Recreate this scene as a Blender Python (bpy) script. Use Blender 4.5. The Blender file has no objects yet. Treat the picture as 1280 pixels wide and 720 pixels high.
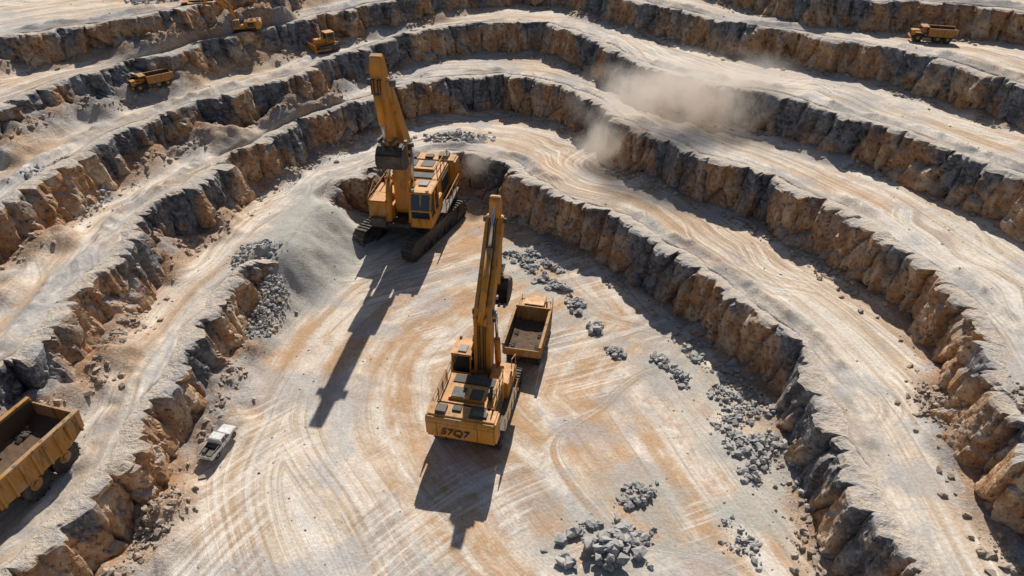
import bpy, bmesh, math, random
import numpy as np
from mathutils import Vector, Matrix
random.seed(11); rng=np.random.default_rng(5)
scene=bpy.context.scene
# ------------------------------------------------------------------ image pixels -> plan coordinates, projected through the camera
CAM_H=66.0; PIT=math.radians(35); FP=869.0
_c,_s=math.cos(PIT),math.sin(PIT)
def gp(u,v,z):
    """plan position of an image pixel projected through the camera onto height z"""
    a=(u-640)/FP;b=(360-v)/FP
    dz=-_s+b*_c;t=(z-CAM_H)/dz
    return (a*t,(_c+b*_s)*t)
# ------------------------------------------------------------------ noise
M32=0xffffffff
def _h(ix,iy,iz,seed):
    h=(ix*374761393+iy*668265263+iz*1440662683+seed*974634777)&M32
    h=((h^(h>>13))*1274126177)&M32
    h=((h^(h>>15))*668265263)&M32
    return ((h^(h>>16))&0xffffff)/float(0xffffff)
def vn(x,y,z=None,seed=0):
    x=np.asarray(x,float);y=np.asarray(y,float)
    z=np.zeros_like(x) if z is None else np.asarray(z,float)
    fx,fy,fz=np.floor(x),np.floor(y),np.floor(z)
    ix,iy,iz=fx.astype(np.int64),fy.astype(np.int64),fz.astype(np.int64)
    tx,ty,tz=x-fx,y-fy,z-fz
    tx=tx*tx*(3-2*tx);ty=ty*ty*(3-2*ty);tz=tz*tz*(3-2*tz)
    r=0
    flat=not np.any(fz) and not np.any(tz)
    for a in (0,1):
        wa=tx if a else 1-tx
        for b in (0,1):
            wb=ty if b else 1-ty
            if flat: r=r+wa*wb*_h(ix+a,iy+b,iz,seed);continue
            for c in (0,1):
                wc=tz if c else 1-tz
                r=r+wa*wb*wc*_h(ix+a,iy+b,iz+c,seed)
    return r
def fbm(x,y,z=None,o=4,seed=0,g=0.5):
    r=0;am=1;t=0;f=1
    for i in range(o):
        r=r+am*vn(np.asarray(x)*f,np.asarray(y)*f,None if z is None else np.asarray(z)*f,seed+i*17)
        t+=am;am*=g;f*=2.03
    return r/t
def voro(x,y,seed=0):
    fx,fy=np.floor(x),np.floor(y);ix,iy=fx.astype(np.int64),fy.astype(np.int64)
    z0=np.zeros_like(ix)
    best=np.full(x.shape,9e9);sec=np.full(x.shape,9e9)
    rid=np.zeros(x.shape);dx=np.zeros(x.shape);dy=np.zeros(x.shape);r2=np.zeros(x.shape);r3=np.zeros(x.shape)
    for a in (-1,0,1):
        for b in (-1,0,1):
            cx=ix+a;cy=iy+b
            px=cx+_h(cx,cy,z0,seed);py=cy+_h(cx,cy,z0,seed+1)
            d=(x-px)**2+(y-py)**2
            m=d<best
            sec=np.where(m,best,np.minimum(sec,d))
            best=np.where(m,d,best)
            rid=np.where(m,_h(cx,cy,z0,seed+2),rid);r2=np.where(m,_h(cx,cy,z0,seed+3),r2);r3=np.where(m,_h(cx,cy,z0,seed+4),r3)
            dx=np.where(m,x-px,dx);dy=np.where(m,y-py,dy)
    return rid,r2-.5,r3-.5,dx,dy,np.sqrt(sec)-np.sqrt(best)
def ss(t):
    t=np.clip(t,0,1);return t*t*(3-2*t)
# ------------------------------------------------------------------ bench crest lines
Z=[0,7.8,15.0,21.4,27.2,32.5]
S1=[(40,720),(100,668),(150,620),(185,560),(205,510),(230,460),(255,415),(275,375),(300,350),(345,325),(375,290),(410,255),(440,225),(480,205),(530,197),(565,193),(600,193),(638,205),(662,232),(700,252),(740,264),(790,290),(850,330),(900,365),(950,408),(1000,450),(1032,500),(1048,550),(1060,590),(1085,640),(1112,720)]
S2=[(0,478),(45,445),(70,420),(100,385),(140,340),(165,300),(182,275),(215,250),(260,225),(300,195),(350,172),(400,150),(440,134),(490,118),(540,104),(600,96),(650,98),(700,110),(740,130),(765,150),(800,165),(850,188),(900,205),(950,222),(1000,248),(1050,275),(1100,305),(1140,340),(1180,375),(1212,410),(1230,450),(1250,490),(1265,530),(1282,580)]
S3=[(0,262),(40,243),(62,215),(110,190),(150,168),(200,150),(250,135),(300,120),(350,103),(400,84),(440,68),(490,50),(540,38),(600,30),(660,30),(700,38),(740,50),(785,74),(830,92),(900,108),(960,120),(1010,132),(1060,150),(1110,166),(1160,182),(1210,203),(1280,235)]
S4=[(0,132),(50,114),(100,99),(150,85),(200,71),(250,58),(300,48),(350,35),(400,21),(470,6),(520,-4),(580,-15),(640,-26),(700,-22),(760,-6),(800,4),(850,16),(900,28),(960,38),(1010,42),(1060,55),(1120,68),(1200,86),(1280,112)]
S5a=[(0,50),(50,42),(100,35),(150,26),(200,17),(260,7),(330,-5)]
S5b=[(1000,-5),(1060,-1),(1120,3),(1180,6),(1230,10),(1280,16)]
P1=[(-57,-60),(-54,0),(-49,25)]+[gp(u,v,Z[1]) for u,v in S1]+[(35,20),(37,0),(37,-60)]
P2=[(-70,-60),(-69,0),(-65,28),(-60,45)]+[gp(u,v,Z[2]) for u,v in S2]+[(51,30),(54,0),(54,-60)]
P3=[(-88,-60),(-87,0),(-83,30),(-76,60)]+[gp(u,v,Z[3]) for u,v in S3]+[(78,76),(84,50),(88,0),(88,-60)]
P4=[(-106,-60),(-104,0),(-98,40),(-90,78)]+[gp(u,v,Z[4]) for u,v in S4]+[(97,97),(105,60),(110,0),(110,-60)]
P5=[(-126,-60),(-124,0),(-116,50),(-102,98)]+[gp(u,v,Z[5]) for u,v in S5a]+[(-38,192),(0,216),(38,195)]+[gp(u,v,Z[5]) for u,v in S5b]+[(116,122),(126,60),(132,0),(132,-60)]
def resample(p,ds):
    p=np.array(p);d=np.r_[0,np.cumsum(np.hypot(*np.diff(p,axis=0).T))]
    n=int(d[-1]/ds);t=np.linspace(0,d[-1],n)
    return np.c_[np.interp(t,d,p[:,0]),np.interp(t,d,p[:,1])],t
def smooth(p,n):
    q=p.copy()
    for i in range(n):
        q[1:-1]=.25*q[:-2]+.5*q[1:-1]+.25*q[2:]
    return q
def normals(p,n=2):
    t=np.gradient(p,axis=0);t=smooth(t,n);t/=np.linalg.norm(t,axis=1)[:,None]
    return np.c_[t[:,1],-t[:,0]]
LINES={};SM={}
for k,P in enumerate([P1,P2,P3,P4,P5],1):
    q,t=resample(P,1.5);q=smooth(q,4);nn=normals(q)
    SM[k]=smooth(resample(q,3.0)[0],5)
    w=(fbm(t/11.0,t*0+k*7,o=3,seed=k)-.5)*4.6+(vn(t/3.6,t*0+k*3,seed=50+k)-.5)*1.5
    q=q+nn*w[:,None];LINES[k]=q
def segdist(q,x,y):
    A=q[:-1];D=q[1:]-A;L2=(D**2).sum(1);out=np.empty(x.shape);C=20000
    for i in range(0,len(x),C):
        X=x[i:i+C,None];Y=y[i:i+C,None]
        t=np.clip(((X-A[:,0])*D[:,0]+(Y-A[:,1])*D[:,1])/L2,0,1)
        out[i:i+C]=((X-A[:,0]-t*D[:,0])**2+(Y-A[:,1]-t*D[:,1])**2).min(1)**.5
    return out
def sdist(k,x,y):
    """+ outside (upper bench) / - inside the pit"""
    q=LINES[k];A=q[:-1];B=q[1:]
    poly=np.vstack([q,[q[-1,0],-400],[q[0,0],-400],q[:1]])
    out=np.empty(x.shape);C=20000
    D=B-A;L2=(D**2).sum(1)
    for i in range(0,len(x),C):
        X=x[i:i+C,None];Y=y[i:i+C,None]
        t=np.clip(((X-A[:,0])*D[:,0]+(Y-A[:,1])*D[:,1])/L2,0,1)
        d=((X-A[:,0]-t*D[:,0])**2+(Y-A[:,1]-t*D[:,1])**2).min(1)**.5
        y0,y1=poly[:-1,1],poly[1:,1];x0,x1=poly[:-1,0],poly[1:,0]
        cr=((y0>Y)!=(y1>Y))&(X<(x1-x0)*(Y-y0)/(y1-y0+1e-12)+x0)
        ins=cr.sum(1)%2==1
        out[i:i+C]=np.where(ins,-d,d)
    return out
RUN=2.0
def g0(x,y): # gentle undulation
    return (fbm(x/16,y/16,o=3,seed=90)-.5)*1.0+(fbm(x/3.1,y/3.1,o=3,seed=91)-.5)*.28
BANK=(-35.5,103.0)
def bankw(x,y):
    return ss(1.35-np.hypot((x-BANK[0])/13,(y-BANK[1])/16))
def terrain(x,y,full=False):
    x=np.asarray(x,float).ravel();y=np.asarray(y,float).ravel()
    z=g0(x,y);tal=np.zeros_like(x);bw=bankw(x,y)
    tc=np.zeros_like(x);lev=np.zeros_like(x);bank=np.zeros_like(x);edge=np.zeros_like(x)
    for k in range(1,6):
        d=sdist(k,x,y)
        if full:
            if k==1: tc=segdist(SM[1],x,y)
            else: tc=np.where(d>0,segdist(SM[k],x,y),tc)
        lev+=(d>0)
        step=ss((d-1.6)/1.0)
        if k==1:
            sb=ss((d+9.0+2*fbm(x/5,y/5,seed=3))/10.5)
            step=step*(1-bw)+sb*bw
            bank=bw*ss((d+10)/2)*(1-ss((d-3.0)/2.5))
        z=z+(Z[k]-Z[k-1])*step
        n=fbm(x/9,y/9,o=3,seed=20+k);left=ss((-x-10)/40)
        amp=np.clip((n-.36+.08*left)*5.8,0,2.8)*(.55+.8*left);wd=1.4+amp*1.7
        f=ss((d+RUN+wd)/(wd+.6))*(1-ss((d-.2)/1.2))*(1-(bw if k==1 else 0))
        z=z+amp*f*(.75+.5*fbm(x/1.3,y/1.3,o=3,seed=33)); tal=np.maximum(tal,f*np.clip(.45+amp,0,1))
        bermn=ss((fbm(x/14,y/14,seed=70+k)-.42)*6)
        z=z+.75*bermn*np.exp(-((d-5.0)/1.0)**2)*(1-(bw if k==1 else 0))*(.6+.8*vn(x/.9,y/.9,seed=5))
        edge=np.maximum(edge,np.exp(-((d-4.0)/2.2)**2)*(.5+.5*bermn)*(d>0))
    if full: return z,tc,lev,tal,bank,edge
    return z
# ------------------------------------------------------------------ mesh helper
def grid_mesh(name,co,nr,nc,attrs,mat,smooth_=True,mask=None):
    idx=np.arange(nr*nc).reshape(nr,nc)
    q=np.stack([idx[:-1,:-1],idx[:-1,1:],idx[1:,1:],idx[1:,:-1]],-1).reshape(-1,4)
    if mask is not None: q=q[mask.reshape(-1)]
    me=bpy.data.meshes.new(name)
    me.vertices.add(len(co));me.vertices.foreach_set('co',co.astype(np.float32).ravel())
    me.loops.add(q.size);me.loops.foreach_set('vertex_index',q.astype(np.int32).ravel())
    me.polygons.add(len(q));me.polygons.foreach_set('loop_start',np.arange(0,q.size,4,dtype=np.int32))
    me.polygons.foreach_set('loop_total',np.full(len(q),4,dtype=np.int32))
    me.update(calc_edges=True)
    for n,v in attrs.items():
        a=me.attributes.new(n,'FLOAT','POINT');a.data.foreach_set('value',v.astype(np.float32))
    me.polygons.foreach_set('use_smooth',np.full(len(q),smooth_))
    me.materials.append(mat)
    o=bpy.data.objects.new(name,me);scene.collection.objects.link(o)
    return o
# ------------------------------------------------------------------ node helper
class G:
    def __init__(s,name):
        s.m=bpy.data.materials.new(name);s.m.use_nodes=True;s.t=s.m.node_tree
        s.b=s.t.nodes['Principled BSDF'];s.out=s.t.nodes['Material Output']
    def put(s,sock,v):
        if v is None: return
        if isinstance(v,bpy.types.NodeSocket): s.t.links.new(v,sock)
        else: sock.default_value=v
    def n(s,ty,ins={},**pr):
        nd=s.t.nodes.new(ty)
        for k,v in pr.items(): setattr(nd,k,v)
        for k,v in ins.items(): s.put(nd.inputs[k],v)
        return nd
    def noise(s,vec,sc,de=3,ro=.55,di=0): return s.n('ShaderNodeTexNoise',{'Vector':vec,'Scale':sc,'Detail':de,'Roughness':ro,'Distortion':di}).outputs[0]
    def mix(s,f,a,b):
        nd=s.t.nodes.new('ShaderNodeMix');nd.data_type='RGBA'
        s.put(nd.inputs[0],f);s.put(nd.inputs[6],(*a,1) if isinstance(a,tuple) else a);s.put(nd.inputs[7],(*b,1) if isinstance(b,tuple) else b)
        return nd.outputs[2]
    def math(s,op,a,b=None,c=False):
        nd=s.t.nodes.new('ShaderNodeMath');nd.operation=op;nd.use_clamp=c
        s.put(nd.inputs[0],a);s.put(nd.inputs[1],b);return nd.outputs[0]
    def mr(s,v,lo,hi,a=0.,b=1.):
        nd=s.n('ShaderNodeMapRange',{0:v,1:lo,2:hi,3:a,4:b});return nd.outputs[0]
    def attr(s,n): return s.n('ShaderNodeAttribute',attribute_name=n).outputs['Fac']
    def comb(s,x,y,z): return s.n('ShaderNodeCombineXYZ',{0:x,1:y,2:z}).outputs[0]
    def vscale(s,v,sx,sy,sz): return s.n('ShaderNodeVectorMath',{0:v,1:(sx,sy,sz)},operation='MULTIPLY').outputs[0]
# ------------------------------------------------------------------ ground material
cream=(.73,.63,.51);tan=(.54,.41,.285);orange=(.52,.315,.17);grey=(.43,.425,.42);pale=(.83,.765,.67)
def make_ground():
    g=G('quarry_ground');geo=g.n('ShaderNodeNewGeometry');P=geo.outputs['Position']
    X,Y,_=g.n('ShaderNodeSeparateXYZ',{0:P}).outputs
    tc=g.attr('tc');tc2=g.attr('tc2');tc3=g.attr('tc3');fl=g.attr('floor');tal=g.attr('talus');bank=g.attr('bank');edge=g.attr('edge')
    big=g.attr('nbig');med=g.attr('nmed');sel=g.attr('sel');sel3=g.attr('sel3')
    xs=g.math('MULTIPLY',X,.022);ys=g.math('MULTIPLY',Y,.022)
    T=g.n('ShaderNodeMix',{0:sel,2:tc,3:tc2}).outputs[0]
    A=g.noise(g.comb(g.math('MULTIPLY',T,.30),xs,ys),1.0,4,.6)
    B=g.noise(g.comb(g.math('MULTIPLY',T,1.3),xs,ys),1.0,5,.66)
    C=g.noise(g.comb(g.math('MULTIPLY',tc3,1.1),ys,xs),1.3,5,.68)
    med2=g.noise(P,.33,5,.7,.5);fine=g.noise(P,2.6,4,.75)
    c=g.mix(g.mr(A,.42,.58),cream,tan)
    c=g.mix(g.math('MULTIPLY',g.mr(B,.49,.60),.85),c,pale)
    om=g.math('MULTIPLY',g.mr(big,.42,.62),g.mr(g.math('ADD',g.math('MULTIPLY',A,.35),g.math('ADD',g.math('MULTIPLY',B,.30),g.math('MULTIPLY',med2,.35))),.45,.56))
    c=g.mix(g.math('MULTIPLY',om,g.mr(fl,0,1,.55,.92)),c,orange)
    c=g.mix(g.math('MULTIPLY',g.mr(g.math('ADD',med,g.math('MULTIPLY',med2,.4)),.72,.86),.6),c,grey)
    c=g.mix(g.math('MULTIPLY',g.mr(B,.44,.36),.55),c,(.36,.25,.165))
    c=g.mix(g.math('MULTIPLY',g.math('MULTIPLY',g.mr(C,.52,.60),sel3),.65),c,pale)
    c=g.mix(g.math('MULTIPLY',g.math('MULTIPLY',g.mr(C,.47,.39),sel3),.55),c,(.38,.27,.18))
    c=g.mix(g.math('MULTIPLY',g.math('MULTIPLY',g.mr(A,.5,.36),g.mr(med2,.4,.6)),.35),c,(.47,.48,.49))
    c=g.mix(g.math('MULTIPLY',edge,g.mr(med2,.4,.6,.1,.75)),c,(.34,.33,.32))
    tcol=g.mix(g.mr(med,.47,.58),(.38,.20,.10),(.27,.265,.265))
    tcol=g.mix(g.mr(med2,.45,.65),tcol,(.45,.30,.185))
    tcol=g.mix(g.mr(fine,.52,.68),tcol,(.47,.41,.34))
    c=g.mix(g.math('MULTIPLY',tal,g.mr(med2,.25,.5,.6,1.)),c,tcol)
    bk=g.mix(g.mr(med2,.4,.62),(.38,.385,.35),(.50,.475,.42))
    c=g.mix(g.math('MULTIPLY',bank,.92),c,bk)
    hsv=g.n('ShaderNodeHueSaturation',{'Color':c,'Saturation':1.0,'Value':g.mr(fine,.25,.75,.74,1.2)})
    g.put(g.b.inputs['Base Color'],hsv.outputs[0]);g.b.inputs['Roughness'].default_value=.95
    g.b.inputs['Specular IOR Level'].default_value=.15
    hb=g.math('ADD',g.math('MULTIPLY',B,.25),g.math('MULTIPLY',fine,g.mr(tal,0,1,.25,.7)))
    g.put(g.b.inputs['Normal'],g.n('ShaderNodeBump',{'Strength':.85,'Distance':.5,'Height':hb}).outputs[0])
    return g.m
def make_rock():
    g=G('rock_strata');geo=g.n('ShaderNodeNewGeometry');P=geo.outputs['Position']
    nz=g.n('ShaderNodeSeparateXYZ',{0:geo.outputs['Normal']}).outputs[2]
    r1=g.attr('nbig');cell=g.attr('cell');rel=g.attr('rel');cap=g.attr('cap')
    r2=g.noise(g.vscale(P,.8,.8,.45),.5,4,.65,.6);r3=g.noise(P,1.5,4,.72)
    strat=g.noise(g.vscale(P,.10,.10,2.0),.9,3,.6)
    slate=(.10,.105,.118);brown=(.42,.225,.11);rtan=(.60,.44,.29);blue=(.24,.25,.27)
    s_=g.math('ADD',g.math('ADD',g.math('MULTIPLY',r1,.8),g.math('MULTIPLY',cell,.24)),g.math('MULTIPLY',g.math('SUBTRACT',.5,rel),.24))
    rs=g.mr(s_,.40,.56)
    rc=g.mix(rs,slate,brown)
    rc=g.mix(g.mr(r2,.46,.60),rc,g.mix(rs,blue,rtan))
    rc=g.mix(g.math('MULTIPLY',g.mr(strat,.52,.62),.5),rc,g.mix(rs,(.28,.24,.21),(.53,.31,.16)))
    rc=g.mix(g.math('MULTIPLY',g.mr(r3,.56,.70),.5),rc,(.52,.44,.35))
    rc=g.mix(g.math('MULTIPLY',g.mr(r3,.45,.33),.85),rc,(.05,.043,.04))
    dst=g.math('MAXIMUM',g.math('MULTIPLY',g.mr(nz,.5,.9),.9),g.math('MULTIPLY',cap,g.mr(nz,.2,.6)))
    rc=g.mix(dst,rc,g.mix(g.mr(r2,.42,.58),(.54,.45,.35),(.37,.365,.36)))
    rc=g.mix(g.math('MULTIPLY',cap,cap),rc,(.60,.52,.43))
    hsv=g.n('ShaderNodeHueSaturation',{'Color':rc,'Value':g.mr(r3,.25,.75,.80,1.16)})
    g.put(g.b.inputs['Base Color'],hsv.outputs[0]);g.b.inputs['Roughness'].default_value=.9
    g.b.inputs['Specular IOR Level'].default_value=.25
    g.put(g.b.inputs['Normal'],g.n('ShaderNodeBump',{'Strength':.8,'Distance':.5,'Height':g.math('ADD',r3,g.math('MULTIPLY',r2,.6))}).outputs[0])
    return g.m
GM=make_ground();RM=make_rock()
# ------------------------------------------------------------------ ground sheet
vy=[-2500,-1200,-500,-200,-80,-30,0]+list(np.arange(8,24,1.5))
y=24.0
while y<232:
    vy.append(y);y+=.42 if y<125 else .42+.006*(y-125)
vy+=[240,252,270,300,400,700,1300,2600]
vy=np.array(vy,float)
NC=450
a=np.linspace(-1,1,NC);a=np.r_[[-1.9,-1.25,-1.08],a,[1.08,1.25,1.9]]
ext=np.r_[[-2500,-500,-90],np.zeros(NC),[90,500,2500]]
half=40+.70*np.clip(vy,20,235)
XX=half[:,None]*np.clip(a,-1.06,1.06)[None,:]+ext[None,:]
YY=np.repeat(vy[:,None],len(a),1)
x=XX.ravel();yy=YY.ravel()
z,tc,lev,tal,bank,edge=terrain(x,yy,True)
def curve(px,n): return smooth(resample([gp(u,v,0) for u,v in px],2.0)[0],n)
Ac=curve([(540,900),(415,720),(350,600),(350,520),(395,430),(470,360),(560,310),(640,285)],12)
Bc=curve([(1090,800),(1010,700),(940,610),(860,520),(790,430),(735,370),(690,320),(650,285)],8)
Cc=curve([(300,1100),(480,760),(640,640),(900,560),(1100,480)],12)
fl=(lev==0)
nbig=fbm(x/26,yy/26,o=3,seed=501);nmed=fbm(x/7,yy/7,o=4,seed=502)
wob=(fbm(x/22,yy/22,o=2,seed=503)-.5)*6
ta=segdist(Ac,x,yy);tb=segdist(Bc,x,yy);t3=segdist(Cc,x,yy)
tc0=tc
tc=tc+wob*(~fl);tcA=np.where(fl,ta+wob*1.3,tc);tcB=np.where(fl,tb+wob*.5,tc)
tcC=np.where(fl,t3,tc0+(fbm(x/15,yy/15,o=2,seed=507)-.5)*14)
sel=ss((fbm(x/20,yy/20,o=2,seed=504)+.014*(x-4)-.5)*9)*fl
sel3=ss((fbm(x/11,yy/11,o=3,seed=508)-.47-.04*fl)*9)
grav=np.zeros_like(x)
GRV=[(655,335,4.5),(690,362,4),(725,392,3.5),(770,425,3),(850,465,5.5),(905,490,5.5),(640,320,5),(770,690,7.5),(815,640,6),(700,690,4),(335,400,7),(330,370,5),(960,580,6.5),(905,560,5),(930,640,5)]
for u,v,r in GRV:
    cx,cy=gp(u,v,0);grav=np.maximum(grav,ss(1.5-np.hypot(x-cx,(yy-cy)*.8)/r-.9*(fbm(x/2.5,yy/2.5,o=4,seed=506)-.3)*2.0))
bank=np.maximum(bank,grav*.8*fl)
big=nbig+.12*np.exp(-((x-8)/26)**2-((yy-72)/34)**2)*fl
grid_mesh('ground',np.c_[x,yy,z],len(vy),len(a),dict(tc=tcA,tc2=tcB,tc3=tcC,floor=fl*1.0,talus=tal,bank=bank,edge=edge,nbig=big,nmed=nmed,sel=sel,sel3=sel3),GM)
# ------------------------------------------------------------------ rock faces
for k in range(1,6):
    ds=.3 if k<=2 else (.4 if k==3 else .5)
    q=LINES[k];q=q[q[:,1]>-30];q,s=resample(q,ds);q=smooth(q,6);nn=normals(q,12)
    H=Z[k]-Z[k-1];NS=len(q);M=int(H/ds)+1
    caps=[(3.5,0,-.55),(2.9,.1,-.05),(2.2,.2,.1),(1.5,.4,.2),(.8,.7,.25),(.3,.9,.2)]
    def disp(s,zz,full=False):
        wx=s/3.4+.35*(fbm(s/5,zz/9,o=2,seed=k)-.5)+1.1*(fbm(s/13,s*0,o=2,seed=k+31)-.5);wz=zz/10.+.5*(fbm(s/6,zz/8,o=2,seed=k+9)-.5)+k
        r,ta,tb,dx,dy,e=voro(wx,wz,seed=100+k*10)
        o=(r-.5)*1.9+ta*dx*3.0+tb*dy*1.6-.75*np.exp(-(e/.10)**2)
        r_,ta,tb,dx,dy,e2=voro(s/1.5+.3*fbm(s/2,zz/2,o=2,seed=4),zz/2.7+.5*fbm(s/4,zz/4,o=2,seed=6),seed=200+k*10)
        o=o+(r_-.5)*.55+ta*dx*1.1+tb*dy*.7-.22*np.exp(-(e2/.09)**2)
        o=o+(fbm(s/10,zz/20,o=2,seed=300+k)-.5)*1.8+(fbm(s/.7,zz/.7,o=2,seed=310+k)-.5)*.16
        zb=zz+ .6*(fbm(s/8,s*0,o=2,seed=k+40)-.5)
        o=o+.16*(vn(zb/1.1,s/14,seed=k+60)-.5)
        return (o,r*.6+r_*.4) if full else o
    rows=[];cap=[];rel=[];cell=[]
    z0=g0(q[:,0],q[:,1])
    dt,cl0=disp(s,s*0+H,True)
    for (d,f,dz) in caps:
        wb=(vn(s/1.7,s*0+d,seed=9)-.5)*.6*min(1,d)
        xy=q-nn*d+nn*(dt*f+wb)[:,None]
        lip=dz+(fbm(s/2.2,s*0+d*.8,o=3,seed=77)-.5)*.9*(1-d/3.6)
        rows.append(np.c_[xy,Z[k]+z0+lip]);cap.append(np.full(NS,1. if d>2.5 else (.8 if d>1 else .5)));rel.append(np.ones(NS));cell.append(cl0)
    for j in range(M+1):
        t=j/M;zz=H*(1-t)
        jit=(vn(s/.8,s*0+j*.37,seed=13)-.5)*.5*ds
        dd,cl=disp(s,s*0+zz,True)
        xy=q+nn*(RUN*t**1.05+dd)[:,None]
        rows.append(np.c_[xy,Z[k-1]+z0+zz+jit+(.1*(fbm(s/2.2,s*0,o=3,seed=77)-.5) if j==0 else 0)])
        cap.append(np.zeros(NS));rel.append(np.full(NS,zz/H));cell.append(cl)
    xy=q+nn*(RUN*1.1+disp(s,s*0))[:,None]
    rows.append(np.c_[xy,Z[k-1]+z0-1.2]);cap.append(np.zeros(NS));rel.append(np.zeros(NS));cell.append(cl0)
    co=np.vstack(rows);nr=len(rows)
    mask=None
    if k==1:
        bw=bankw(q[:,0],q[:,1]);ok=(bw<.9)[:-1]&(bw<.9)[1:]
        mask=np.repeat(ok[None],nr-1,0)
        sink=np.tile(1.6*ss((bw-.35)/.5),nr);co[:,2]-=sink
    nb=fbm(co[:,0]/7,co[:,1]/7,o=3,seed=600+k)
    grid_mesh('rock_face',co,nr,NS,dict(cap=np.concatenate(cap),rel=np.concatenate(rel),cell=np.concatenate(cell),nbig=nb),RM,smooth_=False,mask=mask)
# ------------------------------------------------------------------ loose rocks
def rock_mat(name,c1,c2,c3):
    g=G(name);P=g.n('ShaderNodeNewGeometry');pos=P.outputs['Position'];nz=g.n('ShaderNodeSeparateXYZ',{0:P.outputs['Normal']}).outputs[2]
    rnd=P.outputs['Random Per Island']
    n1=g.noise(pos,1.8,4,.7)
    c=g.mix(rnd,c1,c2);c=g.mix(g.mr(n1,.45,.62),c,c3)
    c=g.mix(g.math('MULTIPLY',g.mr(nz,.5,.95),.4),c,(.48,.44,.38))
    g.put(g.b.inputs['Base Color'],c);g.b.inputs['Roughness'].default_value=.9
    g.put(g.b.inputs['Normal'],g.n('ShaderNodeBump',{'Strength':.6,'Distance':.2,'Height':n1}).outputs[0])
    return g.m
RG=rock_mat('rubble_grey',(.20,.21,.23),(.40,.40,.40),(.44,.42,.39))
RB=rock_mat('rubble_brown',(.27,.17,.10),(.40,.32,.25),(.46,.35,.25))
TPL=[]
for i in range(10):
    bm=bmesh.new()
    for j in range(13):
        v=Vector([random.gauss(0,1) for _ in range(3)]).normalized()*random.uniform(.75,1.05)
        bm.verts.new((v.x,v.y*.82,v.z*.62))
    r=bmesh.ops.convex_hull(bm,input=bm.verts[:])
    bmesh.ops.delete(bm,geom=[e for e in bm.verts if not e.link_faces],context='VERTS')
    bm.verts.index_update()
    TPL.append((np.array([v.co[:] for v in bm.verts]),np.array([[v.index for v in f.verts] for f in bm.faces])));bm.free()
def rocks_obj(name,pos,size,mat):
    V=[];Fs=[];off=0
    for p,s in zip(pos,size):
        tv,tf=TPL[random.randrange(10)]
        e=Matrix.Rotation(random.uniform(0,6.3),3,'Z')@Matrix.Rotation(random.uniform(-.5,.5),3,'X')@Matrix.Rotation(random.uniform(-.5,.5),3,'Y')
        v=tv@np.array(e).T*s*np.array([random.uniform(.8,1.3),random.uniform(.8,1.2),random.uniform(.75,1.2)])+p
        V.append(v);Fs.append(tf+off);off+=len(v)
    V=np.vstack(V);f=np.vstack(Fs)
    me=bpy.data.meshes.new(name);me.from_pydata(V.tolist(),[],f.tolist());me.materials.append(mat)
    o=bpy.data.objects.new(name,me);scene.collection.objects.link(o);return o
def pile(name,c,r,n,smin,smax,h,mat,el=1.,ang=0.,pw=.6,ex=3.):
    rr=r*rng.random(n)**pw*(1+.5*rng.random(n)**6);th=rng.random(n)*2*np.pi
    lx=rr*np.cos(th);ly=rr*np.sin(th)*el
    ca,sa=math.cos(ang),math.sin(ang)
    x=c[0]+lx*ca-ly*sa;y=c[1]+lx*sa+ly*ca
    lump=fbm(x/2.5,y/2.5,o=2,seed=8)
    keep=lump>.36;x=x[keep];y=y[keep];rr=rr[keep]
    s=smin+(smax-smin)*rng.random(len(x))**ex
    z=terrain(x,y)+h*np.clip(1-rr/r,0,1)*rng.random(len(x))**.5+s*.15
    return rocks_obj(name,np.c_[x,y,z],s,mat)
pile('boulder_pile',gp(757,690,0),5.0,520,.16,1.05,2.0,RG,.75,0,.6,2.2)
pile('boulder_pile',gp(800,622,0),2.6,160,.12,.65,.9,RG,.8)
pile('boulder_pile',gp(925,680,0),3.2,140,.1,.6,.5,RG,.6,1.9)
pile('rubble_pile',gp(332,405,0),6.5,1100,.1,.5,1.2,RG,.5,1.5)
pile('rubble_pile',gp(330,370,0),4.5,300,.12,.6,1.6,RG,.6,1.2)
pile('rubble_pile',gp(955,575,0),8.5,800,.1,.7,.7,RG,.45,1.9)
pile('rubble_pile',gp(925,500,0),6.5,350,.12,.7,.5,RG,.5,2.1)
pile('rubble_pile',gp(885,445,0),5,200,.15,.9,.7,RG,.5,2.3)
for u,v,r in [(650,325,3.6),(672,345,3.4),(700,362,2.8),(722,385,3.0),(690,335,2.2),(745,412,2.2),(835,455,2.4),(850,470,2.4),(665,320,2.8),(770,440,2.0)]:
    pile('rubble_pile',gp(u,v,0),r,130,.08,.8,.7,RG,.5,random.uniform(1.6,2.6),.95)
pile('rubble_pile',gp(95,258,Z[2]),6,450,.15,.6,1.4,RG,.6,1.2)
pile('rubble_pile',gp(225,30,Z[4]),8,500,.2,.8,3.0,RG,.6,.8)
pile('rubble_pile',gp(575,216,0),7,250,.2,.9,2.0,RG,.4,0)
pile('rubble_pile',gp(1210,545,Z[1]),8,500,.12,.6,.7,RB,.35,1.8)
pile('rubble_pile',gp(205,660,0),4,160,.12,.5,.8,RB,.5,1.2)
pp=[];sz=[]
for k in range(1,6):
    q,s=resample(LINES[k][LINES[k][:,1]>20],.12 if k<3 else .2);nn=normals(q,20)
    dens=ss((fbm(s/7,s*0+k,o=2,seed=400)-.42)*7)
    for rep in range(2):
        off=RUN+.2+np.abs(rng.normal(0,1.4,len(s)))
        m=rng.random(len(s))<dens*.8+.12
        xy=(q+nn*off[:,None])[m]
        if k==1:
            b=bankw(xy[:,0],xy[:,1])<.3;xy=xy[b]
        pp.append(xy);sz.append(.1+.6*rng.random(len(xy))**3.4)
pp=np.vstack(pp);sz=np.concatenate(sz)
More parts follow.
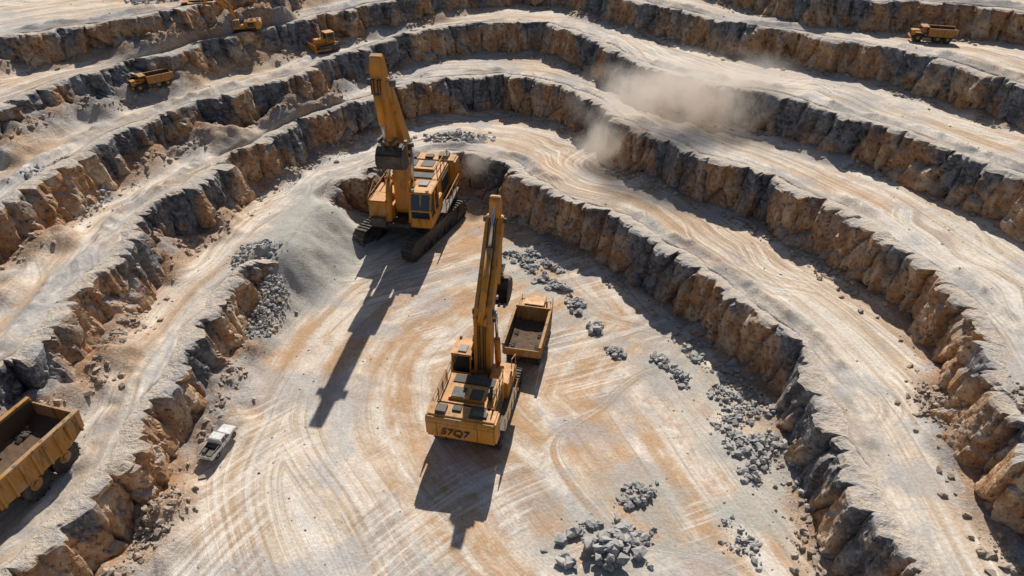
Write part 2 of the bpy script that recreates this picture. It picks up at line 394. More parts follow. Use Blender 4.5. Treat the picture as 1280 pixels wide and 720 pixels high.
zz=terrain(pp[:,0],pp[:,1]);rocks_obj('rock_debris',np.c_[pp,zz+sz*.15],sz,RB)
xs=rng.uniform(-90,80,2600);ys=rng.uniform(38,180,2600);k_=fbm(xs/12,ys/12,seed=12)>.5;xs=xs[k_];ys=ys[k_]
zs=terrain(xs,ys);s_=.06+.22*rng.random(len(xs))**3;rocks_obj('scattered_stones',np.c_[xs,ys,zs],s_,RG)
# ------------------------------------------------------------------ vehicle materials
def paint(name,c,dust=.35,rough=.45,dcol=(.42,.33,.23),metal=0.,sc=1.):
    g=G(name);geo=g.n('ShaderNodeNewGeometry');tcd=g.n('ShaderNodeTexCoord').outputs['Object']
    nz=g.n('ShaderNodeSeparateXYZ',{0:geo.outputs['Normal']}).outputs[2]
    n1=g.noise(tcd,.9*sc,5,.7);n2=g.noise(g.vscale(tcd,1,1,.25),3*sc,4,.7)
    f=g.math('MULTIPLY',g.mr(g.math('ADD',n1,g.math('MULTIPLY',nz,.08)),.46,.70),dust)
    cc=g.mix(f,c,dcol);cc=g.mix(g.math('MULTIPLY',g.mr(n2,.52,.68),min(1,dust*1.3)),cc,(.10,.055,.028))
    g.put(g.b.inputs['Base Color'],cc);g.put(g.b.inputs['Roughness'],g.mr(n1,.3,.7,rough,min(1,rough+.35)))
    g.b.inputs['Metallic'].default_value=metal
    return g.m
YEL=paint('yellow_paint',(.60,.245,.014),.5);YEL2=paint('yellow_paint_dusty',(.46,.21,.035),.7,.6)
DK=paint('dark_steel',(.035,.035,.037),.35,.5);BLK=paint('black_parts',(.015,.015,.016),.2,.5)
TRK=paint('track_steel',(.06,.055,.05),.75,.6,(.25,.19,.14));CHR=paint('chrome_rod',(.6,.6,.6),.15,.2,metal=1.)
RUB=paint('tyre_rubber',(.02,.02,.02),.6,.8,(.22,.18,.14));WHT=paint('white_paint',(.75,.76,.76),.4,.4)
BEDI=paint('bed_interior',(.10,.06,.035),.8,.8,(.17,.11,.065));GRY=paint('grey_steel',(.3,.3,.3),.5,.5)
g=G('window_glass');g.b.inputs['Base Color'].default_value=(.02,.03,.035,1);g.b.inputs['Roughness'].default_value=.06;g.b.inputs['Specular IOR Level'].default_value=.8;GLS=g.m
# ------------------------------------------------------------------ vehicle builder
class V:
    def __init__(s,name,loc,head,scale):
        s.e=bpy.data.objects.new(name,None);scene.collection.objects.link(s.e)
        s.e.location=loc;s.e.rotation_euler=(0,0,head);s.e.scale=(scale,)*3;s.rz=0.
    def add(s,name,bm,mat,sm=False):
        bmesh.ops.recalc_face_normals(bm,faces=bm.faces[:])
        me=bpy.data.meshes.new(name);bm.to_mesh(me);bm.free();me.materials.append(mat)
        if sm:
            for p in me.polygons:p.use_smooth=True
        o=bpy.data.objects.new(name,me);scene.collection.objects.link(o);o.parent=s.e;o.rotation_euler=(0,0,s.rz);return o
    def box(s,name,x0,x1,y0,y1,z0,z1,mat,bev=.03):
        bm=bmesh.new();_box(bm,x0,x1,y0,y1,z0,z1)
        if bev: bmesh.ops.bevel(bm,geom=bm.edges[:],offset=bev,segments=2,affect='EDGES')
        return s.add(name,bm,mat)
    def boxes(s,name,L,mat,bev=0):
        bm=bmesh.new()
        for b in L:_box(bm,*b)
        if bev: bmesh.ops.bevel(bm,geom=bm.edges[:],offset=bev,segments=1,affect='EDGES')
        return s.add(name,bm,mat)
    def prism(s,name,prof,y0,y1,mat,bev=.03):
        bm=bmesh.new();_prism(bm,prof,y0,y1)
        if bev: bmesh.ops.bevel(bm,geom=bm.edges[:],offset=bev,segments=2,affect='EDGES')
        return s.add(name,bm,mat)
    def tubes(s,name,paths,r,mat,n=8):
        bm=bmesh.new()
        for p in paths:
            for a,b in zip(p[:-1],p[1:]):_cyl(bm,Vector(a),Vector(b),r,n)
        return s.add(name,bm,mat,n>8)
    def wheel(s,name,x,y,z,r,w,mat=None,hub=None):
        bm=bmesh.new();N=28
        prof=[(.35*r,-w*.30),(.55*r,-w*.42),(.60*r,-w*.5),(.90*r,-w*.5),(r*.98,-w*.38),(r*.98,w*.38),(.90*r,w*.5),(.60*r,w*.5),(.55*r,w*.42),(.35*r,w*.30)]
        rings=[]
        for i in range(N):
            a=2*math.pi*i/N;rings.append([bm.verts.new((x+q*math.cos(a),y+t,z+q*math.sin(a))) for q,t in prof])
        for i in range(N):
            A,B=rings[i],rings[(i+1)%N]
            for j in range(len(prof)-1): bm.faces.new((A[j],A[j+1],B[j+1],B[j]))
        for i in range(N):
            a=2*math.pi*i/N;sg=1 if i%2 else -1
            m=Matrix.Translation((x,y+sg*w*.24,z))@Matrix.Rotation(-a,4,'Y')@Matrix.Translation((r*.99,0,0))
            vs=_box(bm,-.04*r,.035*r,-w*.24,w*.24,-.06*r,.06*r);bmesh.ops.transform(bm,matrix=m,verts=vs)
        s.add(name,bm,mat or RUB)
        bm=bmesh.new();_cyl(bm,Vector((x,y-w*.33,z)),Vector((x,y+w*.33,z)),r*.5,20);_cyl(bm,Vector((x,y-w*.44,z)),Vector((x,y+w*.44,z)),r*.22,12)
        s.add(name+'_hub',bm,hub or YEL2)
def _box(bm,x0,x1,y0,y1,z0,z1):
    v=[bm.verts.new(c) for c in [(x0,y0,z0),(x1,y0,z0),(x1,y1,z0),(x0,y1,z0),(x0,y0,z1),(x1,y0,z1),(x1,y1,z1),(x0,y1,z1)]]
    for f in [(3,2,1,0),(4,5,6,7),(0,1,5,4),(1,2,6,5),(2,3,7,6),(3,0,4,7)]: bm.faces.new([v[i] for i in f])
    return v
def _prism(bm,prof,y0,y1):
    A=[bm.verts.new((x,y0,z)) for x,z in prof];B=[bm.verts.new((x,y1,z)) for x,z in prof];n=len(prof)
    bm.faces.new(A);bm.faces.new(B[::-1])
    for i in range(n): bm.faces.new((A[i],B[i],B[(i+1)%n],A[(i+1)%n]))
    return A+B
def _cyl(bm,a,b,r,n=12):
    d=b-a;L=d.length
    m=Matrix.Translation((a+b)/2)@d.to_track_quat('Z','Y').to_matrix().to_4x4()
    bmesh.ops.create_cone(bm,cap_ends=True,segments=n,radius1=r,radius2=r,depth=L,matrix=m)
def rot2(p,a,o=(0,0)):
    c,s_=math.cos(a),math.sin(a);return (o[0]+p[0]*c-p[1]*s_,o[1]+p[0]*s_+p[1]*c)
def excavator(loc,head,scale,chord=78,stick=-80,text=None,small=False,ls=4.25,swing=0.,bs=1.,bw_=1.):
    v=V('excavator',loc,head,scale)
    HW=3.15;R=.55;v.rz=swing
    for sg,nm in ((1,'left'),(-1,'right')):
        yc=sg*1.62;w=.36
        hl=HW-R
        per=2*(2*hl)+2*math.pi*R;n=52 if not small else 36
        bm=bmesh.new()
        for i in range(n):
            d=per*i/n
            if d<2*hl: px,pz,an=-hl+d,2*R,0
            elif d<2*hl+math.pi*R: t=(d-2*hl)/R;px,pz,an=hl+R*math.sin(t),R+R*math.cos(t),t
            elif d<4*hl+math.pi*R: px,pz,an=hl-(d-2*hl-math.pi*R),0,math.pi
            else: t=(d-4*hl-math.pi*R)/R;px,pz,an=-hl-R*math.sin(t),R-R*math.cos(t),math.pi+t
            m=Matrix.Translation((px,yc,pz+.03))@Matrix.Rotation(an,4,'Y')
            q=per/n
            vs=_box(bm,-q*.46,q*.46,-w,w,-.03,.03)+_box(bm,q*.2,q*.34,-w,w,.03,.10)
            bmesh.ops.transform(bm,matrix=m,verts=vs)
        v.add(nm+'_track',bm,TRK)
        bm=bmesh.new()
        pr=[(-hl,.1),(hl,.1)]+[(hl+ (R-.1)*math.sin(t),R-(R-.1)*math.cos(t)) for t in np.linspace(.3,2.84,7)]+[(hl,2*R-.1),(-hl,2*R-.1)]+[(-hl-(R-.1)*math.sin(t),R+(R-.1)*math.cos(t)) for t in np.linspace(.3,2.84,7)]
        _prism(bm,pr,yc-.2,yc+.2);v.add(nm+'_track_frame',bm,DK)
        bm=bmesh.new()
        for i in range(7): _cyl(bm,Vector((-hl+.4+i*(2*hl-.8)/6,yc-.27,.2)),Vector((-hl+.4+i*(2*hl-.8)/6,yc+.27,.2)),.17,10)
        for xx in(-hl,hl):_cyl(bm,Vector((xx,yc-.26,R)),Vector((xx,yc+.26,R)),.4,16)
        v.add(nm+'_rollers',bm,DK)
    v.box('undercarriage',-1.3,1.3,-1.4,1.4,.55,1.15,DK,.08)
    v.rz=0.
    bm=bmesh.new();_cyl(bm,Vector((0,0,1.1)),Vector((0,0,1.42)),.95,28);v.add('slew_ring',bm,DK)
    v.box('deck',-3.5,2.0,-1.85,1.85,1.4,1.62,DK,.03)
    v.prism('counterweight',[(-3.1,1.32),(-4.0,1.45),(-4.35,1.8),(-4.4,2.9),(-4.2,3.25),(-3.1,3.25)],-1.98,1.98,YEL,.1)
    v.box('engine_hood',-3.08,-.55,-1.62,1.62,1.62,3.2,YEL,.07)
    v.box('hood_top_panel',-2.8,-1.55,-.95,1.1,3.2,3.36,YEL,.05)
    v.boxes('hood_grilles',[(-2.7,-1.9,-.8,-.1,3.362,3.40),(-2.7,-1.9,.2,.95,3.362,3.40),(-1.35,-.7,-1.2,1.2,3.202,3.26),(-2.7,-1.2,1.622,1.65,2.0,2.9),(-2.7,-1.2,-1.65,-1.622,2.0,2.9)],BLK)
    v.boxes('hood_panel_seams',[(-3.09,-3.07,-1.63,1.63,1.7,3.21),(-1.1,-1.07,1.621,1.632,1.7,3.15),(-1.1,-1.07,-1.632,-1.621,1.7,3.15),(-4.41,-4.395,-1.0,-.98,1.8,2.95),(-4.41,-4.395,1.3,1.32,1.8,2.95)],BLK)
    v.boxes('roof_gear',[(-4.0,-3.4,.9,1.5,3.252,3.42),(-3.9,-3.5,-1.4,-.6,3.252,3.36),(-.5,.3,-.45,.45,1.63,2.6)],DK,.02)
    v.box('exhaust_box',-2.4,-2.05,-1.45,-1.1,3.2,3.75,DK,.03)
    v.tubes('exhaust',[[(-2.22,-1.28,3.7),(-2.22,-1.28,4.1)]],.09,BLK,12)
    v.box('fuel_tank',-.53,.75,-1.82,-.62,1.63,2.85,YEL,.06)
    v.box('tool_box',.78,1.9,-1.82,-.75,1.63,2.35 if not swing else 2.9,YEL,.05)
    v.box('step_box',1.92,2.15,-1.7,-.8,1.4,1.95,DK,.03)
    v.box('side_cabinet',-.53,.35,.62,1.82,1.63,2.5,YEL,.05)
    v.boxes('walkway',[(-3.0,.3,1.86,2.25,1.55,1.61),(-3.0,.6,-2.25,-1.86,1.55,1.61)],DK)
    rails=[]
    for y0 in (2.22,-2.22):
        for zz in (2.05,2.5): rails.append([(-3.0,y0,zz),(.3,y0,zz)])
        for xx in (-3,-2.2,-1.3,-.5,.3): rails.append([(xx,y0,1.6),(xx,y0,2.5)])
    for (x0,x1,y0,y1,zb) in [(-3.0,-.6,-1.55,1.55,3.2)]:
        for zz in (zb+.45,zb+.85): rails.append([(x0,y0,zz),(x1,y0,zz)]);rails.append([(x0,y1,zz),(x1,y1,zz)])
        for xx in np.linspace(x0,x1,4):
            for yy_ in (y0,y1): rails.append([(xx,yy_,zb),(xx,yy_,zb+.85)])
    rails+= [[(1.9,-1.75,2.35),(1.9,-1.75,3.1),(.8,-1.75,3.6),(.8,-1.75,2.85)]]
    v.tubes('handrails',rails,.028,YEL2,6)
    v.box('cab_base',.45,2.25,.68,1.88,1.63,2.15,YEL,.04)
    cabp=[(.5,2.15),(2.2,2.15),(2.3,2.7),(1.95,3.6),(.55,3.6)]
    v.prism('cab_glass',cabp,.74,1.82,GLS,.02)
    fr=[]
    for yy_ in (.71,1.85):
        fr+= [[(x_,yy_,z_) for x_,z_ in cabp+cabp[:1]],[(1.3,yy_,2.15),(1.3,yy_,3.6)]]
    for x_,z_ in cabp: fr.append([(x_,.71,z_),(x_,1.85,z_)])
    fr.append([(2.25,1.28,2.6),(1.98,1.28,3.55)])
    v.tubes('cab_frame',fr,.055,YEL,8)
    v.box('cab_roof',.45,2.1,.66,1.9,3.6,3.72,YEL,.04)
    v.boxes('cab_roof_lights',[(1.95,2.08,.8,.95,3.73,3.86),(1.95,2.08,1.6,1.75,3.73,3.86),(.7,1.3,1.0,1.5,3.722,3.80)],GRY)
    B0=(1.0,2.15);a=math.radians(chord)
    up=[(-.35,.1),(-.2,.38),(1.5,.95),(3.5,1.6),(4.5,1.68),(6.3,1.12),(9.2,.34),(9.6,.22),(9.7,-.05)]
    dn=[(9.5,-.28),(9.0,-.25),(6.2,.32),(4.5,.78),(3.6,.7),(1.7,.08),(.1,-.32),(-.3,-.2)]
    T=lambda p:rot2((p[0]*bs,p[1]*(.5+.5*bs)),a,B0)
    v.prism('boom',[T(p) for p in up+dn],-.44*bw_,.44*bw_,YEL,.05)
    v.boxes('boom_foot_brackets',[(.5,1.5,-.66,-.49,1.62,2.5),(.5,1.5,.49,.66,1.62,2.5)],YEL,.03)
    bm=bmesh.new()
    for p,r_ in (((0,0),.2),((4.1,1.15),.2),((9.35,0),.17),((3.6,.95),.1)):
        q=T(p);_cyl(bm,Vector((q[0],-.68,q[1])),Vector((q[0],.68,q[1])),r_,14)
    v.add('boom_pins',bm,DK)
    lo=(1.95,1.75);hi=T((4.1,1.05));mid=(lo[0]+(hi[0]-lo[0])*.55,lo[1]+(hi[1]-lo[1])*.55)
    v.tubes('lift_cylinder_barrels',[[(lo[0],y_,lo[1]),(mid[0],y_,mid[1])] for y_ in(-.66,.66)],.19,YEL,14)
    v.tubes('lift_cylinder_rods',[[(mid[0],y_,mid[1]),(hi[0],y_,hi[1])] for y_ in(-.66,.66)],.10,CHR,12)
    S0=T((9.35,0));sa=math.radians(stick);Q=lambda p:rot2(p,sa,S0);e_=ls-4.25
    st=[(-1.5,.0),(-1.45,.3),(-1.1,.45),(0,.62),(.9,.55),(4.1+e_,.24),(4.45+e_,.1),(4.4+e_,-.16),(3.9+e_,-.2),(0,-.34),(-1.3,-.2)]
    v.prism('stick',[Q(p) for p in st],-.30,.30,YEL,.04)
    c0=T((3.7,1.95));c1=Q((-1.3,.12));cm=(c0[0]+(c1[0]-c0[0])*.6,c0[1]+(c1[1]-c0[1])*.6)
    v.tubes('stick_cylinder_barrel',[[(c0[0],0,c0[1]),(cm[0],0,cm[1])]],.2,YEL,14)
    v.tubes('stick_cylinder_rod',[[(cm[0],0,cm[1]),(c1[0],0,c1[1])]],.1,CHR,12)
    br=[T((3.4,1.5)),T((3.5,2.05)),T((3.9,2.05)),T((4.1,1.5))]
    v.prism('stick_cylinder_bracket',br,-.3,-.22,YEL,0);v.prism('stick_cylinder_bracket_b',br,.22,.3,YEL,0)
    d0=Q((.2,.85));d1=Q((3.5+e_,.75));dm=(d0[0]+(d1[0]-d0[0])*.6,d0[1]+(d1[1]-d0[1])*.6)
    v.tubes('bucket_cylinder_barrel',[[(d0[0],0,d0[1]),(dm[0],0,dm[1])]],.16,YEL,14)
    v.tubes('bucket_cylinder_rod',[[(dm[0],0,dm[1]),(d1[0],0,d1[1])]],.085,CHR,12)
    E=Q((4.25+e_,0));bpin=(E[0]+.5,E[1]+.05);lk=Q((3.7+e_,0))
    v.tubes('bucket_links',[[(d1[0],y_,d1[1]),(lk[0],y_,lk[1])] for y_ in(-.35,.35)]+[[(d1[0],y_,d1[1]),(bpin[0],y_,bpin[1])] for y_ in(-.22,.22)],.08,DK,8)
    hp=[]
    for y_ in (-.22,-.1,.1,.22):
        hp.append([ (T(p)[0],y_,T(p)[1]) for p in [(.3,.62),(1.6,1.1),(3.4,1.68)]])
        hp.append([ (T(p)[0],y_,T(p)[1]) for p in [(4.6,1.75),(6.3,1.2),(8.2,.72),(9.2,.75)]]+[(Q(p)[0],y_,Q(p)[1]) for p in [(-.5,.75),(.2,.85)]])
    v.tubes('hydraulic_hoses',hp,.035,BLK,6)
    v.boxes('boom_lights',[(T((4.9,.5))[0]-.1,T((4.9,.5))[0]+.1,sy*.53-.08,sy*.53+.08,T((4.9,.5))[1]-.1,T((4.9,.5))[1]+.1) for sy in (-1,1)],GRY)
    k_=.8*(1 if bs==1 else .82)
    pts=[(.0,.22),(.6,.12),(1.05,-.35),(1.15,-.95),(.85,-1.5),(.2,-1.8),(-.75,-1.72)]
    pts=[(E[0]+x_*k_,E[1]+z_*k_) for x_,z_ in pts]
    inn=[(p[0]-.09*((p[0]-E[0])*.8+.2),p[1]+.1) for p in pts]
    bm=bmesh.new();W=.78 if bs==1 else .66
    for i in range(len(pts)-1):
        _prism(bm,[pts[i],pts[i+1],inn[i+1],inn[i]],-W,W)
    side=pts+[(E[0]-.55*k_,E[1]-1.2*k_),(E[0]-.25*k_,E[1]-.4*k_),(E[0]-.2*k_,E[1]+.1)]
    _prism(bm,side,-W-.05,-W+.03);_prism(bm,side,W-.03,W+.05)
    v.add('bucket',bm,DK if not small else YEL)
    bm=bmesh.new();tp=pts[-1]
    for i in range(5):
        y_=-W+.1+i*(2*W-.2)/4;_prism(bm,[(tp[0]+.1,tp[1]-.03),(tp[0]+.05,tp[1]+.14),(tp[0]-.34,tp[1]+.08)],y_-.08,y_+.08)
    v.add('bucket_teeth',bm,GRY)
    v.boxes('bucket_ears',[(E[0]-.15,E[0]+.55,-.35,-.27,E[1]-.2,E[1]+.22),(E[0]-.15,E[0]+.55,.27,.35,E[1]-.2,E[1]+.22)],DK)
    if text:
        cu=bpy.data.curves.new('unit_number','FONT');cu.body=text;cu.size=.7;cu.extrude=.004;cu.offset=.012;cu.align_x='CENTER';cu.shear=.2
        o=bpy.data.objects.new('unit_number',cu);scene.collection.objects.link(o);o.parent=v.e
        # the rear plate leans back slightly: follow its slope
        o.matrix_local=Matrix.Translation((-4.395,0.3,2.1))@Matrix.Rotation(math.radians(-2.6),4,'Y')@Matrix(((0,0,-1,0),(-1,0,0,0),(0,1,0,0),(0,0,0,1)))@Matrix.Translation((0,0,.03))
        cu.materials.append(BLK)
    v.boxes('counterweight_trim',[(-4.0,-3.2,-1.2,-.4,3.253,3.33),(-3.7,-3.3,.1,.6,3.253,3.36)],BLK,.01)
    return v
def put(x,y,r=2.):
    X=np.array([x,x+r,x-r,x,x]);Y=np.array([y,y,y,y+r,y-r]);return (x,y,float(np.mean(terrain(X,Y)))+.02)
def dump_truck(loc,head,sc,canopy=True):
    v=V('dump_truck',loc,head,sc)
    R=.92
    for nm,x in (('front',3.2),('mid',-1.0),('rear',-3.0)):
        for sg in(-1,1): v.wheel(nm+('_left' if sg>0 else '_right')+'_wheel',x,sg*1.28,R,R,.66)
    v.boxes('chassis',[(-4.0,4.2,-.55,-.3,.85,1.3),(-4.0,4.2,.3,.55,.85,1.3),(-3.8,3.6,-.3,.3,.9,1.15),(-1.2,-.8,-1.1,1.1,.8,1.05),(-3.2,-2.8,-1.1,1.1,.8,1.05),(3.0,3.4,-1.1,1.1,.8,1.05)],DK,.02)
    zb=1.55;zt=3.15;x0=-4.6;x1=1.3;W=1.72
    bm=bmesh.new()
    _prism(bm,[(x0,zb+.45),(x0+1.2,zb),(x1-.2,zb),(x1-.2,zb-.12),(x0+1.2,zb-.14),(x0,zb+.33)],-W+.1,W-.1)
    v.add('bed_floor',bm,BEDI)
    sp=[(x0,zb+.35),(x0+1.2,zb-.1),(x1-.15,zb-.1),(x1+.15,zt),(x0-.1,zt-.12)]
    v.prism('bed_left_side',sp,W-.07,W+.01,YEL2,.0);v.prism('bed_right_side',sp,-W-.01,-W+.07,YEL2,.0)
    ln=[(x0+.05,zb+.4),(x0+1.2,zb+.01),(x1-.2,zb+.01),(x1-.05,zt-.05),(x0+.0,zt-.18)]
    v.prism('bed_left_lining',ln,W-.09,W-.073,BEDI,0);v.prism('bed_right_lining',ln,-W+.073,-W+.09,BEDI,0)
    v.prism('bed_front_wall',[(x1-.24,zb-.1),(x1-.12,zb-.1),(x1+.16,zt+.2),(x1+.04,zt+.2)],-W-.02,W+.02,YEL2,0)
    v.prism('tailgate',[(x0-.04,zb+.35),(x0+.05,zb+.35),(x0-.02,zt-.35),(x0-.12,zt-.35)],-W+.075,W-.075,YEL2,0)
    ribs=[]
    for xx in np.linspace(x0+.25,x1-.35,8):
        zl=zb-.08 if xx>x0+1.1 else zb+.25
        for sg in(-1,1):
            a_,b_=sorted((sg*(W+.01),sg*(W+.15)));ribs.append((xx-.07,xx+.07,a_,b_,zl,zt-.1))
    for sg in (-1,1):
        a_,b_=sorted((sg*(W-.1),sg*(W+.17)));ribs.append((x0-.05,x1+.1,a_,b_,zt-.09,zt+.07))
    v.boxes('bed_ribs',ribs,YEL2,.015)
    bm=bmesh.new();rr_=random.Random(3);nx,ny=16,10;vv=[]
    for i in range(nx):
        for j in range(ny):
            X_=x0+1.0+i*(x1-.35-x0-1.0)/(nx-1);Y_=-W+.12+j*(2*W-.24)/(ny-1)
            vv.append(bm.verts.new((X_,Y_,zb+.02+.22*(abs(Y_)/W)**3+.3*(i/nx)**3+rr_.uniform(0,.07))))
    for i in range(nx-1):
        for j in range(ny-1): bm.faces.new((vv[i*ny+j],vv[(i+1)*ny+j],vv[(i+1)*ny+j+1],vv[i*ny+j+1]))
    v.add('dirt_residue',bm,BEDI)
    if canopy: v.box('bed_canopy',x1+.05,x1+1.5,-W+.2,W-.2,zt+.2,zt+.32,YEL2,.03)
    v.box('engine_hood',3.0,4.75,-.85,.85,1.35,2.5,YEL,.08)
    v.boxes('radiator_grille',[(4.752,4.80,-.65,.65,1.5,2.3)],BLK,.01)
    v.boxes('platform',[(1.6,4.2,-1.65,1.65,1.95,2.05)],DK)
    v.box('front_bumper',4.55,4.95,-1.5,1.5,.85,1.25,YEL,.05)
    v.boxes('fenders',[(2.35,4.1,.9,1.68,2.052,2.2),(2.35,4.1,-1.68,-.9,2.052,2.2)],YEL,.03)
    v.box('cab_base',1.7,2.95,-.95,.95,2.06,2.55,YEL,.04)
    v.prism('cab_glass',[(1.78,2.55),(2.92,2.55),(2.75,3.3),(1.78,3.3)],-.9,.9,GLS,.02)
    fr=[]
    for y_ in(-.91,.91): fr+=[[(1.75,y_,2.55),(1.75,y_,3.32),(2.76,y_,3.32),(2.95,y_,2.55)],[(2.3,y_,2.55),(2.3,y_,3.32)]]
    v.tubes('cab_frame',fr,.05,YEL,8);v.box('cab_roof',1.65,2.9,-1.0,1.0,3.32,3.42,YEL,.03)
    v.tubes('handrails',[[(4.1,s_*1.6,2.1),(4.1,s_*1.6,2.85),(2.6,s_*1.6,2.85),(2.6,s_*1.6,2.1)] for s_ in(-1,1)]+[[(4.6,s_*1.3,1.2),(4.15,s_*1.5,2.1)] for s_ in(-1,1)],.03,YEL,6)
    v.tubes('mirrors',[[(3.0,s_*1.0,2.9),(3.2,s_*1.5,2.9),(3.2,s_*1.5,2.6)] for s_ in(-1,1)],.04,BLK,6)
    v.boxes('headlights',[(4.752,4.80,s_*.9-.13,s_*.9+.13,1.4,1.6) for s_ in(-1,1)],GRY)
    v.tubes('exhaust',[[(2.2,-1.25,2.1),(2.2,-1.25,3.5)]],.08,BLK,10)
    return v
def pickup(loc,head,sc=1.):
    v=V('pickup_truck',loc,head,sc);R=.42
    for x in(1.75,-1.65):
        for sg in(-1,1): v.wheel('wheel_%s'%('f' if x>0 else 'r')+('l' if sg>0 else 'r'),x,sg*.86,R,R,.28,RUB,GRY)
    v.box('chassis',-2.6,2.5,-.5,.5,.4,.62,DK,.03)
    v.prism('hood',[(1.2,.55),(2.65,.55),(2.7,.95),(2.55,1.12),(1.15,1.22)],-.92,.92,WHT,.06)
    v.prism('cab_body',[(-.55,.5),(1.25,.5),(1.22,1.2),(-.55,1.2)],-.94,.94,WHT,.05)
    v.prism('cab_glass',[(-.5,1.2),(1.15,1.2),(.6,1.72),(-.42,1.72)],-.86,.86,GLS,.03)
    v.prism('cab_roof',[(-.5,1.7),(.68,1.7),(.6,1.8),(-.42,1.8)],-.84,.84,WHT,.04)
    fr=[]
    for y_ in(-.87,.87): fr+=[[(-.52,y_,1.2),(-.43,y_,1.74)],[(.3,y_,1.2),(.3,y_,1.74)],[(1.17,y_,1.2),(.62,y_,1.74)]]
    v.tubes('pillars',fr,.04,WHT,6)
    v.box('tray_floor',-2.75,-.65,-.95,.95,.72,.82,GRY,.01)
    v.boxes('tray_sides',[(-2.75,-.65,.95,1.0,.72,1.18),(-2.75,-.65,-1.0,-.95,.72,1.18),(-2.8,-2.75,-1.0,1.0,.72,1.18),(-.65,-.58,-1.0,1.0,.72,1.85)],WHT,.01)
    v.tubes('tray_rack',[[(-.62,-.95,1.9),(-.62,.95,1.9)],[(-2.7,.97,1.18),(-2.7,.97,1.5),(-.62,.97,1.5)],[(-2.7,-.97,1.18),(-2.7,-.97,1.5),(-.62,-.97,1.5)]],.03,GRY,6)
    v.boxes('cargo',[(-1.3,-.75,-.85,.8,.83,1.25),(-2.5,-1.6,-.6,.1,.83,1.1),(-2.2,-1.5,.3,.8,.83,1.2)],DK,.04)
    v.boxes('front_bumper',[(2.68,2.82,-.9,.9,.42,.66)],DK,.03)
    v.boxes('headlights',[(2.66,2.72,s_*.7-.14,s_*.7+.14,.8,.95) for s_ in(-1,1)],GRY)
def bulldozer(loc,head,sc=1.):
    v=V('bulldozer',loc,head,sc)
    for sg in(-1,1):
        bm=bmesh.new();pr=[(-1.6,.15),(-1.3,0),(1.3,0),(1.6,.2),(1.6,.6),(1.3,.85),(-1.2,.95),(-1.6,.7)]
        _prism(bm,pr,sg*.95-.27,sg*.95+.27)
        for i in range(12): _box(bm,-1.45+i*.25,-1.38+i*.25,sg*.95-.28,sg*.95+.28,.85,.98)
        v.add('track_left' if sg>0 else 'track_right',bm,TRK)
    v.box('hull',-1.5,1.5,-.66,.66,.35,1.1,YEL,.05);v.box('hood',.0,1.6,-.5,.5,1.1,1.75,YEL,.06)
    v.prism('cab_glass',[(-1.1,1.3),(-.05,1.3),(-.15,2.4),(-1.05,2.4)],-.62,.62,GLS,.02)
    v.box('cab_base',-1.2,0,-.68,.68,1.1,1.4,YEL,.03);v.box('cab_roof',-1.25,.1,-.75,.75,2.4,2.52,YEL,.03)
    v.tubes('cab_frame',[[(x_,y_,1.3),(x_,y_,2.42)] for x_ in(-1.12,-.02) for y_ in(-.66,.66)],.06,YEL,8)
    v.prism('blade',[(2.1,.1),(2.0,.5),(2.05,1.15),(2.2,1.35),(2.28,1.3),(2.15,1.1),(2.12,.5),(2.22,.1)],-1.6,1.6,YEL,.01)
    v.boxes('push_arms',[(-.2,2.05,s_*1.32-.08,s_*1.32+.08,.35,.55) for s_ in(-1,1)],YEL,.02)
    v.tubes('blade_cylinders',[[(1.3,s_*.4,1.3),(2.05,s_*.5,.9)] for s_ in(-1,1)],.07,CHR,8)
    v.tubes('exhaust',[[(.9,.2,1.7),(.9,.2,2.3)]],.06,BLK,8)
    v.boxes('ripper',[(-2.0,-1.5,-.3,.3,.6,.9),(-2.1,-1.9,-.08,.08,.1,1.0)],DK,.02)
def face(dx,dy): return math.atan2(dy,dx)
excavator(put(-4.1,66.3,4),math.radians(77.5),2.15,69,-90,text='57Q7',bw_=1.15)
hd=face(-.16,-.98)
excavator(put(-18.6,113,5),hd,3.15,78,-98,ls=3.6,swing=face(-.42,-.9)-hd,bs=.84)
dump_truck(put(2.7,80.6),math.radians(78),1.48,canopy=False)
dump_truck(put(-51.2,45.2),face(-.28,-.96),1.85,canopy=True)
pickup(put(-36.0,59.0,1),math.radians(76))
x_,y_=gp(195,119,Z[3]);dump_truck(put(x_,y_),face(-.75,-.65),.78)
x_,y_=gp(1163,51,Z[4]);dump_truck(put(x_,y_),face(-.96,.25),.85)
x_,y_=gp(243,6,Z[5]);dump_truck(put(x_,y_),face(-1,-.3),.78)
x_,y_=gp(408,63,Z[3]);bulldozer(put(x_,y_),face(-.8,-.6),1.55)
x_,y_=gp(305,39,Z[4]);excavator(put(x_,y_,.8),face(-.9,-.25),.85,56,-65,small=True)
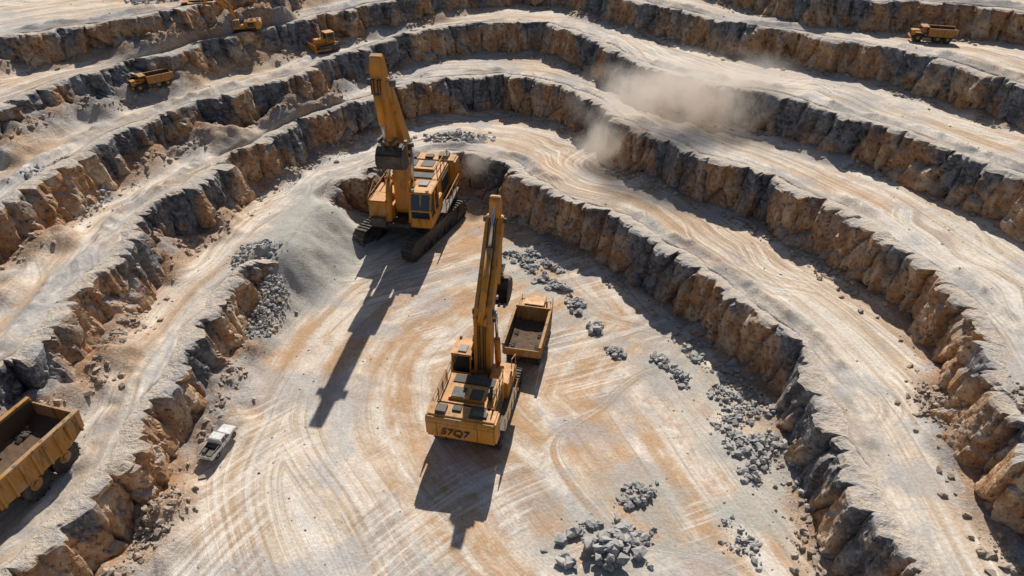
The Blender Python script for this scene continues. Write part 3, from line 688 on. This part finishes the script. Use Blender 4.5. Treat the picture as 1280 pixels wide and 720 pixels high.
# ------------------------------------------------------------------ dust
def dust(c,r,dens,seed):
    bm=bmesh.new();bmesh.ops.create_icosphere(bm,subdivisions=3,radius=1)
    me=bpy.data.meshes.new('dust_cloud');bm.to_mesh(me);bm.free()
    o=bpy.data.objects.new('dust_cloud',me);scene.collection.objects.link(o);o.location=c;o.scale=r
    m=bpy.data.materials.new('glowing_dust_volume');m.use_nodes=True;t=m.node_tree;t.nodes.remove(t.nodes['Principled BSDF'])
    g=G.__new__(G);g.m=m;g.t=t
    ob=g.n('ShaderNodeTexCoord').outputs['Object']
    ln=g.n('ShaderNodeVectorMath',{0:ob},operation='LENGTH').outputs['Value']
    pos=g.n('ShaderNodeNewGeometry').outputs['Position']
    nn_=g.noise(g.n('ShaderNodeVectorMath',{0:pos,1:(seed*9.,seed*5.,0)},operation='ADD').outputs[0],.15,4,.62)
    e=g.math('SUBTRACT',1.0,ln)
    d=g.math('MULTIPLY',g.mr(g.math('ADD',nn_,g.math('MULTIPLY',e,.36)),.52,.90),dens)
    d=g.math('MULTIPLY',d,g.mr(ln,1.,.45))
    pv=g.n('ShaderNodeVolumePrincipled',{'Color':(.98,.93,.86,1),'Density':d,'Anisotropy':.1,'Emission Color':(1.,.80,.62,1),'Emission Strength':g.math('MULTIPLY',d,.26)})  # tan emission added to the dust: its glow stands in for multiply scattered light
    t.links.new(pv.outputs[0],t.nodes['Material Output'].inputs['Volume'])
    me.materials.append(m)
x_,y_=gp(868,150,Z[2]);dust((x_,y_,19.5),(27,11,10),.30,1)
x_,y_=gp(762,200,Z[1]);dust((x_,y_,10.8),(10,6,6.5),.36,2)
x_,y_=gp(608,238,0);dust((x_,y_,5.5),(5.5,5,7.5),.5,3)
# ------------------------------------------------------------------ light, sky, camera
EL=math.radians(41);az=(.13,.99)
w=bpy.data.worlds.new('World');scene.world=w;w.use_nodes=True;nt=w.node_tree
sky=nt.nodes.new('ShaderNodeTexSky');sky.sky_type='NISHITA';sky.sun_disc=False;sky.sun_elevation=EL
sky.sun_rotation=math.atan2(az[0],az[1]);bg=nt.nodes['Background'];bg.inputs[1].default_value=.065
nt.links.new(sky.outputs[0],bg.inputs[0])
sl=bpy.data.lights.new('sun','SUN');sl.energy=5.0;sl.angle=math.radians(.5);sl.color=(1,.94,.86)
so=bpy.data.objects.new('sun',sl);scene.collection.objects.link(so)
tosun=Vector((az[0]*math.cos(EL),az[1]*math.cos(EL),math.sin(EL)))
so.rotation_euler=tosun.to_track_quat('Z','Y').to_euler();so.location=(0,0,150)
cd=bpy.data.cameras.new('camera');cd.lens=FP/1280*36;cd.sensor_width=36;cd.clip_end=6000;cd.clip_start=.5
co_=bpy.data.objects.new('camera',cd);scene.collection.objects.link(co_);co_.location=(0,0,CAM_H);co_.rotation_euler=(math.radians(55),0,0)
scene.camera=co_
scene.view_settings.view_transform='Standard';scene.view_settings.look='None';scene.view_settings.exposure=0
